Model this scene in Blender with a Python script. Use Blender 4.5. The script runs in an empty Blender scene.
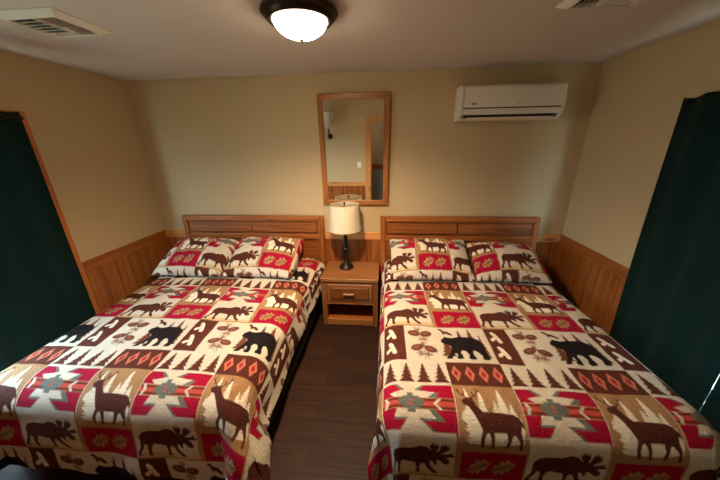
import bpy, bmesh, math, random
import numpy as np
from mathutils import Vector, Matrix
random.seed(7); np.random.seed(7)
S = bpy.context.scene
COL = S.collection
PI = math.pi
# ------------------------------------------------------------------ room sizes (metres)
XL, XR, ZC = -2.555, 1.85, 2.443
YF = -2.95            # wall behind the viewer, with the doorway
HW = 0.904            # wainscot height

# ------------------------------------------------------------------ helpers
def lin(r, g, b):
    f = lambda c: (c/255/12.92) if c/255 <= .04045 else ((c/255+.055)/1.055)**2.4
    return (f(r), f(g), f(b), 1.0)

class MB:
    """collects shapes; build() links them as ONE mesh object"""
    def __init__(s): s.bm = bmesh.new()
    def box(s, x0, x1, y0, y1, z0, z1, bev=0.0, seg=2, M=None):
        r = bmesh.ops.create_cube(s.bm, size=1.0)
        vs = r['verts']
        for v in vs:
            v.co = Vector(((x0+x1)/2+v.co.x*(x1-x0), (y0+y1)/2+v.co.y*(y1-y0), (z0+z1)/2+v.co.z*(z1-z0)))
        if bev > 0:
            es = list({e for v in vs for e in v.link_edges})
            q = bmesh.ops.bevel(s.bm, geom=es, offset=bev, segments=seg, affect='EDGES', profile=.5)
            vs = list({v for f in q['faces'] for v in f.verts} | {v for v in vs if v.is_valid})
        if M is not None:
            for v in vs: v.co = M @ v.co
        return s
    def lathe(s, prof, c=(0, 0, 0), n=40, cap=True):
        rings = []
        for r, z in prof:
            if r < 1e-5: rings.append([s.bm.verts.new((c[0], c[1], c[2]+z))])
            else: rings.append([s.bm.verts.new((c[0]+r*math.cos(2*PI*i/n), c[1]+r*math.sin(2*PI*i/n), c[2]+z)) for i in range(n)])
        for a, b in zip(rings, rings[1:]):
            for i in range(n):
                j = (i+1) % n
                if len(a) == 1 and len(b) == 1: continue
                if len(a) == 1: s.bm.faces.new((a[0], b[j], b[i]))
                elif len(b) == 1: s.bm.faces.new((a[i], a[j], b[0]))
                else: s.bm.faces.new((a[i], a[j], b[j], b[i]))
        return s
    def tube(s, pts, rad, n=10, cap=True):
        pts = [Vector(p) for p in pts]
        rad = rad if isinstance(rad, (list, tuple)) else [rad]*len(pts)
        rings = []
        for k, p in enumerate(pts):
            t = (pts[min(k+1, len(pts)-1)]-pts[max(k-1, 0)]).normalized()
            a = t.cross(Vector((0, 0, 1)) if abs(t.z) < .9 else Vector((1, 0, 0))).normalized(); b = t.cross(a)
            rings.append([s.bm.verts.new(p+a*(rad[k]*math.cos(2*PI*i/n))+b*(rad[k]*math.sin(2*PI*i/n))) for i in range(n)])
        for a, b in zip(rings, rings[1:]):
            for i in range(n): s.bm.faces.new((a[i], a[(i+1) % n], b[(i+1) % n], b[i]))
        if cap:
            s.bm.faces.new(rings[0]); s.bm.faces.new(rings[-1][::-1])
        return s
    def prism(s, poly, axis, a0, a1):
        """poly: 2D points; extruded along axis ('x': poly=(y,z); 'y': poly=(x,z); 'z': poly=(x,y))"""
        def P(p, a):
            return {'x': (a, p[0], p[1]), 'y': (p[0], a, p[1]), 'z': (p[0], p[1], a)}[axis]
        A = [s.bm.verts.new(P(p, a0)) for p in poly]; B = [s.bm.verts.new(P(p, a1)) for p in poly]
        n = len(poly)
        for i in range(n): s.bm.faces.new((A[i], A[(i+1) % n], B[(i+1) % n], B[i]))
        s.bm.faces.new(A[::-1]); s.bm.faces.new(B)
        return s
    def quad(s, *p):
        s.bm.faces.new([s.bm.verts.new(q) for q in p]); return s
    def build(s, name, mat, parent=None, smooth=None, bevel=0):
        bmesh.ops.recalc_face_normals(s.bm, faces=s.bm.faces[:])
        me = bpy.data.meshes.new(name); s.bm.to_mesh(me); s.bm.free()
        o = bpy.data.objects.new(name, me); COL.objects.link(o)
        if mat: me.materials.append(mat)
        if parent is not None: o.parent = parent
        if bevel:
            m = o.modifiers.new('Bevel', 'BEVEL'); m.width = bevel; m.segments = 2; m.limit_method = 'ANGLE'; m.angle_limit = .6
        if smooth is not None:
            for p in me.polygons: p.use_smooth = True
            me.set_sharp_from_angle(angle=math.radians(smooth))
        return o

def thing(name, label, cat, loc=(0, 0, 0), rz=0, group=None):
    o = bpy.data.objects.new(name, None); COL.objects.link(o)
    o.empty_display_size = .1; o.location = loc; o.rotation_euler = (0, 0, rz)
    return tag(o, label, cat, group)
def tag(o, label, cat, group=None):
    o['label'] = label; o['category'] = cat
    if group: o['group'] = group
    return o
def struct(o): o['kind'] = 'structure'; return o
def copy_tree(o, parent=None):
    c = o.copy(); COL.objects.link(c)
    if parent is not None: c.parent = parent
    for ch in list(o.children): copy_tree(ch, c)
    return c

# ------------------------------------------------------------------ materials
def mat(name, color=(.5, .5, .5, 1), rough=.6, metal=0, spec=.5):
    m = bpy.data.materials.new(name); m.use_nodes = True
    b = m.node_tree.nodes['Principled BSDF']
    b.inputs['Base Color'].default_value = color; b.inputs['Roughness'].default_value = rough
    b.inputs['Metallic'].default_value = metal; b.inputs['Specular IOR Level'].default_value = spec
    return m
def nd(m, t, **kw):
    n = m.node_tree.nodes.new(t)
    for k, v in kw.items():
        if hasattr(n, k): setattr(n, k, v)
        else: n.inputs[k].default_value = v
    return n
def lk(m, a, b): m.node_tree.links.new(a, b)
def bump_noise(m, scale, strength, dist=.002, detail=3, coord='Object'):
    b = m.node_tree.nodes['Principled BSDF']
    tc = nd(m, 'ShaderNodeTexCoord'); n = nd(m, 'ShaderNodeTexNoise'); n.inputs['Scale'].default_value = scale; n.inputs['Detail'].default_value = detail
    bp = nd(m, 'ShaderNodeBump'); bp.inputs['Strength'].default_value = strength; bp.inputs['Distance'].default_value = dist
    lk(m, tc.outputs[coord], n.inputs['Vector']); lk(m, n.outputs['Fac'], bp.inputs['Height']); lk(m, bp.outputs['Normal'], b.inputs['Normal'])
    return m
def ramp(m, fac, stops):
    r = nd(m, 'ShaderNodeValToRGB')
    while len(r.color_ramp.elements) < len(stops): r.color_ramp.elements.new(.5)
    for e, (p, c) in zip(r.color_ramp.elements, stops): e.position = p; e.color = c
    lk(m, fac, r.inputs['Fac']); return r
def wood(name, dark, midc, light, grain='X', rough=.4, scale=1.0, knots=0.0, spec=.4):
    """oak / pine grain stretched along one axis"""
    m = mat(name, midc, rough, spec=spec); b = m.node_tree.nodes['Principled BSDF']
    tc = nd(m, 'ShaderNodeTexCoord'); mp = nd(m, 'ShaderNodeMapping')
    sc = {'X': (1.2, 26, 26), 'Y': (26, 1.2, 26), 'Z': (26, 26, 1.2)}[grain]
    mp.inputs['Scale'].default_value = [v*scale for v in sc]
    lk(m, tc.outputs['Object'], mp.inputs['Vector'])
    n = nd(m, 'ShaderNodeTexNoise'); n.inputs['Scale'].default_value = 1.6; n.inputs['Detail'].default_value = 6; n.inputs['Roughness'].default_value = .62; n.inputs['Distortion'].default_value = .5
    lk(m, mp.outputs['Vector'], n.inputs['Vector'])
    r = ramp(m, n.outputs['Fac'], [(.30, dark), (.5, midc), (.72, light)])
    out = r.outputs['Color']
    if knots:
        mp2 = nd(m, 'ShaderNodeMapping'); k = {'X': (3, 8, 8), 'Y': (8, 3, 8), 'Z': (8, 8, 3)}[grain]; mp2.inputs['Scale'].default_value = k
        lk(m, tc.outputs['Object'], mp2.inputs['Vector'])
        v = nd(m, 'ShaderNodeTexVoronoi'); v.inputs['Scale'].default_value = .8; v.inputs['Randomness'].default_value = 1
        lk(m, mp2.outputs['Vector'], v.inputs['Vector'])
        kr = ramp(m, v.outputs['Distance'], [(0, (1, 1, 1, 1)), (.10, (.75, .75, .75, 1)), (.17, (0, 0, 0, 1))])
        mx = nd(m, 'ShaderNodeMix', data_type='RGBA'); mx.inputs['B'].default_value = lin(80, 40, 16)
        mu = nd(m, 'ShaderNodeMath', operation='MULTIPLY'); mu.inputs[1].default_value = knots
        lk(m, kr.outputs['Color'], mu.inputs[0]); lk(m, mu.outputs[0], mx.inputs['Factor']); lk(m, out, mx.inputs['A']); out = mx.outputs['Result']
    lk(m, out, b.inputs['Base Color'])
    bp = nd(m, 'ShaderNodeBump'); bp.inputs['Strength'].default_value = .12; bp.inputs['Distance'].default_value = .001
    lk(m, n.outputs['Fac'], bp.inputs['Height']); lk(m, bp.outputs['Normal'], b.inputs['Normal'])
    return m
def pine_boards(name, axis):
    """knotty pine tongue-and-groove boards; axis = the horizontal direction across the boards"""
    m = wood(name, lin(112, 58, 22), lin(150, 86, 36), lin(174, 112, 54), 'Z', .42, .55, .8)
    b = m.node_tree.nodes['Principled BSDF']; col = b.inputs['Base Color'].links[0].from_socket
    tc = nd(m, 'ShaderNodeTexCoord'); sp = nd(m, 'ShaderNodeSeparateXYZ'); lk(m, tc.outputs['Object'], sp.inputs[0])
    d = nd(m, 'ShaderNodeMath', operation='DIVIDE'); d.inputs[1].default_value = .135; lk(m, sp.outputs[axis], d.inputs[0])
    fl = nd(m, 'ShaderNodeMath', operation='FLOOR'); lk(m, d.outputs[0], fl.inputs[0])
    wn = nd(m, 'ShaderNodeTexWhiteNoise', noise_dimensions='1D'); lk(m, fl.outputs[0], wn.inputs['W'])
    hv = nd(m, 'ShaderNodeHueSaturation'); mr = nd(m, 'ShaderNodeMapRange'); mr.inputs['To Min'].default_value = .82; mr.inputs['To Max'].default_value = 1.15
    lk(m, wn.outputs['Value'], mr.inputs['Value']); lk(m, mr.outputs[0], hv.inputs['Value']); lk(m, col, hv.inputs['Color'])
    lk(m, hv.outputs['Color'], b.inputs['Base Color'])
    return m
def cloth(name, color, rough=.85, weave=900):
    m = mat(name, color, rough, spec=.15)
    m.node_tree.nodes['Principled BSDF'].inputs['Sheen Weight'].default_value = .04
    return bump_noise(m, weave, .25, .001)

M = {}
wc = lin(192, 172, 136)
M['wall'] = bump_noise(mat('wall_paint', wc, .75, spec=.25), 55, .12, .003, 4)
M['ceil'] = bump_noise(mat('ceiling_plaster', lin(206, 201, 198), .9, spec=.1), 70, .35, .004, 4)
M['pineX'] = pine_boards('knotty_pine_boards_x', 'X'); M['pineY'] = pine_boards('knotty_pine_boards_y', 'Y')
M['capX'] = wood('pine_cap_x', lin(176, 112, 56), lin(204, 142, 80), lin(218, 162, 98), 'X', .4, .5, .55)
M['capY_shaded'] = wood('pine_cap_y_shaded', lin(130, 70, 28), lin(156, 90, 40), lin(170, 106, 52), 'Y', .4, .5, .55)  # same pine as the other cap, side-wall shade put into the colour
M['capZ'] = wood('pine_casing_light', lin(176, 118, 64), lin(204, 146, 86), lin(218, 166, 104), 'Z', .4, .5, .5)
M['casing'] = wood('window_casing_pine', lin(150, 84, 34), lin(186, 112, 52), lin(200, 130, 66), 'Z', .4, .6, .5)
M['oakX'] = wood('oak_x', lin(112, 60, 22), lin(152, 88, 36), lin(174, 110, 52), 'X', .38)
M['oakZ'] = wood('oak_z', lin(112, 60, 22), lin(152, 88, 36), lin(174, 110, 52), 'Z', .38)
M['oakpanel'] = wood('oak_panel', lin(100, 52, 18), lin(136, 76, 30), lin(158, 98, 46), 'X', .4)
M['oaktop'] = wood('oak_top', lin(110, 66, 32), lin(142, 92, 52), lin(160, 110, 66), 'X', .4)
M['oakside'] = wood('oak_side', lin(106, 62, 29), lin(136, 86, 46), lin(154, 104, 60), 'Z', .4)
M['oakdr'] = wood('oak_drawer', lin(92, 52, 24), lin(124, 76, 38), lin(144, 94, 50), 'X', .4)
M['oaklight'] = wood('oak_light', lin(136, 86, 44), lin(166, 112, 64), lin(184, 130, 78), 'X', .35)
M['mirX'] = wood('mirror_oak_x', lin(118, 68, 28), lin(154, 96, 44), lin(176, 118, 62), 'X', .36)
M['mirZ'] = wood('mirror_oak_z', lin(118, 68, 28), lin(154, 96, 44), lin(176, 118, 62), 'Z', .36)
M['black'] = cloth('black_bed_cover', lin(26, 24, 26), .95)
M['white_cloth'] = cloth('white_ticking', lin(214, 212, 206))
M['curtain'] = cloth('dark_green_curtain', lin(17, 40, 36), .9, 600)
m = M['curtain']; nt = m.node_tree; b = nt.nodes['Principled BSDF']; tr = nd(m, 'ShaderNodeBsdfTranslucent'); tr.inputs['Color'].default_value = (.02, .06, .065, 1)
ms = nd(m, 'ShaderNodeMixShader'); ms.inputs[0].default_value = .2
lk(m, b.outputs[0], ms.inputs[1]); lk(m, tr.outputs[0], ms.inputs[2]); lk(m, ms.outputs[0], nt.nodes['Material Output'].inputs['Surface'])
M['bronze'] = mat('oil_rubbed_bronze', lin(48, 36, 30), .38, .75)
M['iron'] = mat('dark_bronze_lamp', lin(50, 42, 38), .35, .7)
M['nickel'] = mat('brushed_nickel', lin(190, 185, 175), .3, 1)
M['plastic'] = mat('white_plastic', lin(222, 218, 208), .4)
M['plastic2'] = mat('white_plastic_gloss', lin(228, 224, 214), .3)
M['slot'] = mat('black_feet_slot_shade', lin(28, 24, 22), .7)  # black of the bed feet; also shade painted into slot, seam and vent
M['emblem'] = mat('grey_emblem', lin(150, 148, 145), .35, .3)
M['icon'] = mat('grey_icon', lin(168, 164, 158), .5)
M['vent'] = mat('vent_enamel', lin(226, 222, 212), .35)
M['mirror'] = mat('mirror_silver', (.93, .95, .93, 1), .012, 1)
M['switch'] = mat('switch_plastic', lin(236, 232, 222), .4)
M['vinyl'] = mat('window_vinyl', lin(228, 228, 224), .4)
M['hall'] = mat('hall_paint', lin(176, 158, 124), .8)
M['hall_low'] = mat('hall_lower_paint', lin(150, 150, 146), .8)

# floor: dark wood-look planks laid across the room
m = mat('floor_planks', lin(70, 46, 32), .55, spec=.2); b = m.node_tree.nodes['Principled BSDF']
tc = nd(m, 'ShaderNodeTexCoord'); br = nd(m, 'ShaderNodeTexBrick', offset=.37)
br.inputs['Scale'].default_value = 1; br.inputs['Brick Width'].default_value = 1.2; br.inputs['Row Height'].default_value = .152; br.inputs['Mortar Size'].default_value = .0022
br.inputs['Color1'].default_value = lin(60, 37, 24); br.inputs['Color2'].default_value = lin(47, 28, 18); br.inputs['Mortar'].default_value = lin(26, 16, 12)
lk(m, tc.outputs['Object'], br.inputs['Vector'])
mp = nd(m, 'ShaderNodeMapping'); mp.inputs['Scale'].default_value = (2, 30, 1); lk(m, tc.outputs['Object'], mp.inputs['Vector'])
n = nd(m, 'ShaderNodeTexNoise'); n.inputs['Scale'].default_value = 1.4; n.inputs['Detail'].default_value = 6; n.inputs['Distortion'].default_value = .6; lk(m, mp.outputs[0], n.inputs['Vector'])
r = ramp(m, n.outputs['Fac'], [(.3, (.55, .55, .55, 1)), (.7, (1.25, 1.22, 1.2, 1))])
mx = nd(m, 'ShaderNodeMix', data_type='RGBA', blend_type='MULTIPLY'); mx.inputs['Factor'].default_value = 1
lk(m, br.outputs['Color'], mx.inputs['A']); lk(m, r.outputs['Color'], mx.inputs['B']); lk(m, mx.outputs['Result'], b.inputs['Base Color'])
bp = nd(m, 'ShaderNodeBump'); bp.inputs['Strength'].default_value = .15; bp.inputs['Distance'].default_value = .002
lk(m, n.outputs['Fac'], bp.inputs['Height']); lk(m, bp.outputs['Normal'], b.inputs['Normal']); M['floor'] = m

# lit frosted glass of the ceiling light
LAMP = (1.0, .74, .48)
m = mat('lit_frosted_glass', lin(250, 240, 220), .35); b = m.node_tree.nodes['Principled BSDF']
b.inputs['Emission Color'].default_value = (*LAMP, 1); M['dome'] = m
tc = nd(m, 'ShaderNodeTexCoord'); sp = nd(m, 'ShaderNodeSeparateXYZ'); lk(m, tc.outputs['Object'], sp.inputs[0])      # the bulbs sit low in the bowl: glass is brightest at the bottom
mr = nd(m, 'ShaderNodeMapRange', interpolation_type='SMOOTHSTEP'); mr.inputs['From Min'].default_value = -.040; mr.inputs['From Max'].default_value = -.105; mr.inputs['To Min'].default_value = 5; mr.inputs['To Max'].default_value = 47
lk(m, sp.outputs['Z'], mr.inputs['Value']); lk(m, mr.outputs[0], b.inputs['Emission Strength'])
# lamp shade: cream fabric, a little translucent
m = cloth('lamp_shade_linen', lin(234, 222, 196), .9, 700)
nt = m.node_tree; b = nt.nodes['Principled BSDF']; tr = nd(m, 'ShaderNodeBsdfTranslucent'); tr.inputs['Color'].default_value = lin(230, 215, 185)
ms = nd(m, 'ShaderNodeMixShader'); ms.inputs[0].default_value = .3
lk(m, b.outputs[0], ms.inputs[1]); lk(m, tr.outputs[0], ms.inputs[2]); lk(m, ms.outputs[0], nt.nodes['Material Output'].inputs['Surface']); M['shade'] = m
# sconce glass
m = mat('sconce_glass', lin(225, 220, 205), .3); b = m.node_tree.nodes['Principled BSDF']; b.inputs['Transmission Weight'].default_value = .4; M['sglass'] = m
# window glass: clear pane with a faint reflection
m = bpy.data.materials.new('window_glass'); m.use_nodes = True; nt = m.node_tree; nt.nodes.remove(nt.nodes['Principled BSDF'])
tr = nd(m, 'ShaderNodeBsdfTransparent'); gl = nd(m, 'ShaderNodeBsdfGlossy'); gl.inputs['Roughness'].default_value = .02
ms = nd(m, 'ShaderNodeMixShader'); ms.inputs[0].default_value = .06
lk(m, tr.outputs[0], ms.inputs[1]); lk(m, gl.outputs[0], ms.inputs[2]); lk(m, ms.outputs[0], nt.nodes['Material Output'].inputs['Surface']); M['glass'] = m

# quilted printed cotton: print comes from the mesh's own colour attribute, stitching is bump
def quilt_mat():
    m = mat('printed_quilt_cotton', (.8, .7, .5, 1), .9, spec=.1); b = m.node_tree.nodes['Principled BSDF']
    at = nd(m, 'ShaderNodeAttribute', attribute_name='print'); lk(m, at.outputs['Color'], b.inputs['Base Color'])
    uv = nd(m, 'ShaderNodeUVMap', uv_map='cloth')
    n = nd(m, 'ShaderNodeTexNoise'); n.inputs['Scale'].default_value = 68; n.inputs['Detail'].default_value = 1.0; n.inputs['Distortion'].default_value = 1.1
    lk(m, uv.outputs[0], n.inputs['Vector'])
    a = nd(m, 'ShaderNodeMath', operation='SUBTRACT'); a.inputs[1].default_value = .5; lk(m, n.outputs['Fac'], a.inputs[0])
    c = nd(m, 'ShaderNodeMath', operation='ABSOLUTE'); lk(m, a.outputs[0], c.inputs[0])
    d = nd(m, 'ShaderNodeMapRange'); d.inputs['From Max'].default_value = .2; lk(m, c.outputs[0], d.inputs['Value'])
    bp = nd(m, 'ShaderNodeBump'); bp.inputs['Strength'].default_value = 1.0; bp.inputs['Distance'].default_value = .0045
    lk(m, d.outputs[0], bp.inputs['Height']); lk(m, bp.outputs['Normal'], b.inputs['Normal'])
    return m
M['quilt'] = quilt_mat()

# ------------------------------------------------------------------ the printed pattern (one repeat, 0.67 x 0.975 m, 1 mm cells)
PW, PH = 670, 975
CREAM = lin(217, 206, 186)[:3]; BROWN = lin(92, 46, 34)[:3]; DEER = lin(86, 44, 34)[:3]; RED = lin(166, 18, 52)[:3]
TAN = lin(172, 132, 92)[:3]; BLACK = lin(32, 24, 26)[:3]; GREY = lin(110, 115, 108)[:3]; PINK = lin(206, 120, 96)[:3]
RUST = lin(122, 50, 34)[:3]; SALM = lin(204, 84, 72)[:3]; WHITE = lin(240, 230, 208)[:3]; TAUPE = lin(134, 92, 76)[:3]
SS = 2
IMG = np.zeros((PH*SS, PW*SS, 3), np.float32); IMG[:] = CREAM
def poly(pts, c):
    p = np.array(pts, float)*1000*SS
    for ox in (0, -PW*SS, PW*SS):
        q = p+np.array([ox, 0])
        x0 = max(int(q[:, 0].min()), 0); x1 = min(int(q[:, 0].max())+2, PW*SS); y0 = max(int(q[:, 1].min()), 0); y1 = min(int(q[:, 1].max())+2, PH*SS)
        if x1 <= x0 or y1 <= y0: continue
        X, Y = np.meshgrid(np.arange(x0, x1)+.5, np.arange(y0, y1)+.5)
        ins = np.zeros(X.shape, bool); n = len(q)
        for i in range(n):
            ax, ay = q[i]; bx, by = q[(i+1) % n]
            if ay == by: continue
            cr = (ay > Y) != (by > Y)
            ins ^= cr & (X < (bx-ax)*(Y-ay)/(by-ay)+ax)
        IMG[y0:y1, x0:x1][ins] = c
def cell(x0, y0, x1, y1, w=100, h=100):
    return lambda P: [(x0+a/w*(x1-x0), y0+b/h*(y1-y0)) for a, b in P]
def rect(x0, y0, x1, y1, c): poly([(x0, y0), (x1, y0), (x1, y1), (x0, y1)], c)
def stroke(pts, w, c, T=lambda P: P):
    P = T(pts); w0 = w
    for i, ((ax, ay), (bx, by)) in enumerate(zip(P, P[1:])):
        d = math.hypot(bx-ax, by-ay) or 1e-6; nx, ny = -(by-ay)/d*w0/2, (bx-ax)/d*w0/2; k = .75
        poly([(ax+nx, ay+ny), (bx+nx*k, by+ny*k), (bx-nx*k, by-ny*k), (ax-nx, ay-ny)], c); w0 *= .85
def ell(cx, cy, rx, ry, c, T, rot=0, lobes=0, amp=0):
    P = []
    for i in range(36):
        t = 2*PI*i/36; k = 1+amp*math.cos(lobes*t) if lobes else 1
        x, y = rx*k*math.cos(t), ry*k*math.sin(t); P.append((cx+x*math.cos(rot)-y*math.sin(rot), cy+x*math.sin(rot)+y*math.cos(rot)))
    poly(T(P), c)
def tree(cx, top, base, hw, n, c, T):
    L = []; R = []
    for k in range(n):
        f = (k+1)/n; y = top+(base-top)*f
        L += [(cx-hw*(f*.95+.05), y-.0), (cx-hw*f*.52, y-(base-top)*.035)]
        R += [(cx+hw*(f*.95+.05), y-.0), (cx+hw*f*.52, y-(base-top)*.035)]
    poly(T([(cx, top)]+R[:-1]+L[:-1][::-1]), c)
XB = .365; YE, YS, YM, YD, YR = .16, .40, .655, .975, .47
# row of trees | row of diamonds
T = cell(0, 0, XB, YE)
for cx in (13, 38, 63, 88): tree(cx, 8, 94, 11.5, 5, BROWN, T)
rect(XB, 0, .67, YE, BROWN); T = cell(XB, 0, .67, YE)
for cx in (14, 38, 62, 86):
    poly(T([(cx, 14), (cx+8.5, 50), (cx, 86), (cx-8.5, 50)]), PINK); poly(T([(cx, 32), (cx+4, 50), (cx, 68), (cx-4, 50)]), lin(160, 40, 44)[:3])
# woven star block
rect(.004, YE+.008, XB-.004, YS, RED); T = cell(0, YE+.008, XB, YS)
poly(T([(18, 0), (62, 0), (50, 20), (80, 20), (68, 48), (50, 56), (32, 48), (20, 20), (30, 20)]), GREY)
poly(T([(18, 100), (76, 100), (56, 76), (84, 76), (66, 46), (34, 46), (16, 76), (38, 76)]), GREY)
poly(T([(22, 0), (58, 0), (46, 15), (74, 19), (60, 36), (22, 36), (12, 24), (34, 15)]), CREAM)
poly(T([(24, 100), (70, 100), (50, 71), (72, 72), (60, 50), (24, 50), (18, 72), (36, 71)]), CREAM)
rect(.004, YE+.008+.232*.33, XB-.004, YE+.008+.232*.56, lin(198, 160, 118)[:3])
for a, b_, c in ((.345, .40, RUST), (.40, .49, SALM), (.49, .55, RUST)): rect(.004, YE+.008+.232*a, XB-.004, YE+.008+.232*b_, c)
poly(T([(36, 22), (44, 22), (44, 30), (52, 30), (52, 36), (58, 36), (58, 50), (52, 50), (52, 56), (46, 56), (46, 62), (36, 62), (36, 56), (30, 56), (30, 50), (24, 50), (24, 36), (30, 36), (30, 30), (36, 30)]), GREY)
poly(T([(38, 38), (44, 38), (44, 41), (38, 41)]), SALM); poly(T([(38, 45), (44, 45), (44, 48), (38, 48)]), SALM)
poly(T([(78, 33), (82, 33), (75, 44), (82, 56), (78, 56), (70, 44)]), CREAM)
poly(T([(8, 33), (12, 44), (8, 56), (5, 56), (7, 44), (4, 33)]), CREAM)
# moose block
rect(0, YS, XB, YM, TAN); rect(.006, YS-.012, XB-.014, YM-.012, CREAM); T = cell(.004, YS-.004, XB-.004, YM-.006, 100, 70)
poly(T([(2, 62), (40, 60), (70, 62), (98, 60), (98, 68), (2, 68)]), lin(208, 184, 140)[:3])
poly(T([(9, 30), (14, 25), (25, 22), (40, 22), (52, 17), (60, 19), (66, 25), (72, 25), (78, 28), (84, 34), (90, 40), (91, 45), (87, 48), (82, 46), (77, 41), (74, 42), (74, 49), (71, 50), (69, 45), (65, 43), (65, 48), (67, 54), (74, 61), (76, 66), (71, 66), (62, 57), (59, 50), (55, 48), (53, 51), (52, 58), (53, 66), (47, 66), (48, 58), (46, 48), (35, 46), (28, 45), (25, 50), (23, 56), (25, 66), (19, 66), (18, 57), (18, 48), (14, 46), (11, 54), (7, 61), (8, 67), (2, 66), (2, 61), (7, 52), (8, 42), (7, 35)]), DEER)
poly(T([(69, 28), (64, 21), (63, 13), (65, 16), (67, 10), (69, 15), (71, 10), (72, 16), (74, 12), (75, 19), (72, 27)]), DEER)
poly(T([(74, 28), (77, 20), (79, 12), (81, 16), (83, 10), (85, 16), (88, 12), (87, 18), (91, 17), (87, 23), (80, 29)]), DEER)
poly(T([(79, 30), (88, 29), (95, 25), (93, 30), (98, 31), (94, 34), (86, 35)]), DEER)
# deer block
rect(XB, YE, .67, YR, TAN); T = cell(XB, YE, .67, YR)
poly(T([(7, 46), (14, 40), (40, 50), (94, 50), (97, 66), (94, 84), (60, 88), (14, 86), (9, 78), (16, 72), (8, 66), (14, 60), (5, 54)]), WHITE)
for cx, tp, hw in ((19, 4, 9), (40, 10, 11), (60, 26, 9), (71, 5, 13), (84, 30, 10)): tree(cx, tp, 56, hw, 7, WHITE, T)
for x, y in ((9, 62), (13, 76), (7, 82)): poly(T([(x-5, y), (x+7, y+2), (x-5, y+5)]), TAN)
poly(T([(9, 29), (14, 25), (20, 24), (28, 22), (27, 27), (31, 35), (40, 43), (60, 43), (84, 45), (91, 49), (96, 57), (96, 64), (93, 60), (91, 68), (93, 79), (91, 94), (87, 94), (88, 81), (82, 72), (78, 74), (76, 82), (70, 93), (66, 92), (71, 80), (70, 70), (60, 70), (52, 70), (52, 78), (51, 93), (47, 93), (47, 78), (44, 70), (40, 72), (37, 80), (36, 92), (32, 92), (31, 79), (35, 67), (31, 58), (25, 46), (19, 37), (11, 34)]), DEER)
for P in ([(21, 26), (12, 20), (7, 12), (9, 5)], [(13, 20), (17, 13)], [(9, 15), (4, 9)], [(24, 25), (33, 20), (38, 12), (36, 5)], [(31, 21), (28, 13)], [(36, 15), (42, 9)]): stroke(P, .0075, DEER, T)
# red leaf block
rect(XB, YR, .67, YM, TAN); rect(XB+.012, YR+.004, .668, YM-.003, RED); T = cell(XB, YR, .67, YM)
for cx, rot in ((34, -.2), (70, .15)):
    lf = lambda k: [(cx+(-17+34*t_)+s_*k*7*w_*.35, 66-30*t_+s_*k*w_*26) for s_, ts in ((1, range(0, 33)), (-1, range(32, -1, -1))) for t_ in [i/32 for i in ts] for w_ in [math.sin(PI*min(t_+.04, 1))**.7*(.42+.58*abs(math.sin(3.6*PI*t_)))]]
    poly(T(lf(1.0)), lin(180, 140, 96)[:3]); poly(T(lf(.42)), lin(150, 112, 78)[:3]); stroke([(cx-20, 70), (cx, 51), (cx+14, 39)], .0035, lin(120, 54, 46)[:3], T)
# brown panel with two sprigs | cones | bear
rect(0, YM, .145, YD-.004, BROWN); T = cell(0, YM, .145, YD)
for dv in (0, 42):
    poly(T([(24, 12+dv), (34, 9+dv), (46, 15+dv), (62, 37+dv), (58, 42+dv), (45, 41+dv), (38, 31+dv), (22, 38+dv), (14, 36+dv), (16, 30+dv), (32, 25+dv)]), WHITE)
    stroke([(30, 16+dv), (48, 34+dv)], .003, TAN, T)
T = cell(.145, YM, XB, YD); rs = random.Random(3)
for cx, cy in ((38, 14), (52, 38), (48, 56), (42, 78), (60, 84)):
    for k in range(26):
        a = rs.uniform(0, 2*PI); L = rs.uniform(9, 20); stroke([(cx, cy), (cx+L*math.cos(a), cy+.75*L*math.sin(a))], .0036, rs.choice([TAUPE, lin(160, 124, 100)[:3], lin(118, 84, 68)[:3]]), T)
for cx, cy, rot in ((28, 24, .1), (64, 24, -.15), (32, 64, -.2), (70, 68, .2)):
    ell(cx, cy, 18, 8.5, lin(112, 66, 52)[:3], T, rot, 9, .06); ell(cx-2, cy-1, 9, 3.5, lin(138, 88, 68)[:3], T, rot, 6, .1)
T = cell(XB, YM, .67, YD)
for cx, tp, bs, hw in ((13, 28, 84, 15), (44, 8, 60, 12), (66, 3, 62, 13), (84, 20, 84, 10)): tree(cx, tp, bs, hw, 6, lin(112, 62, 44)[:3], T)
poly(T([(2, 5), (9, 4), (15, 11), (22, 12), (31, 21), (29, 26), (17, 18), (12, 22), (10, 14)]), BROWN)
poly(T([(3, 41), (6, 35), (11, 31), (14, 27), (18, 30), (28, 32), (42, 29), (58, 29), (72, 31), (80, 36), (85, 46), (86, 58), (85, 70), (88, 80), (88, 88), (84, 91), (75, 91), (74, 87), (76, 80), (71, 71), (65, 66), (60, 69), (60, 78), (63, 87), (60, 91), (50, 91), (48, 87), (51, 78), (47, 69), (40, 67), (36, 73), (38, 82), (37, 91), (27, 91), (25, 87), (29, 81), (27, 74), (20, 82), (17, 90), (7, 92), (5, 88), (12, 82), (18, 70), (21, 60), (19, 52), (12, 50), (5, 47)]), BLACK)
IMG = IMG.reshape(PH, SS, PW, SS, 3).mean((1, 3))
for ax in (0, 1): IMG = (np.roll(IMG, 1, ax)+IMG+np.roll(IMG, -1, ax))/3
def sample(u, v):
    x = np.mod(u, .67)*1000-.5; y = np.mod(v, .975)*1000-.5
    i = np.floor(x).astype(int); j = np.floor(y).astype(int); fx = (x-i)[:, None]; fy = (y-j)[:, None]
    g = lambda a, b_: IMG[b_ % PH, a % PW]
    return (g(i, j)*(1-fx)+g(i+1, j)*fx)*(1-fy)+(g(i, j+1)*(1-fx)+g(i+1, j+1)*fx)*fy

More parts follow.
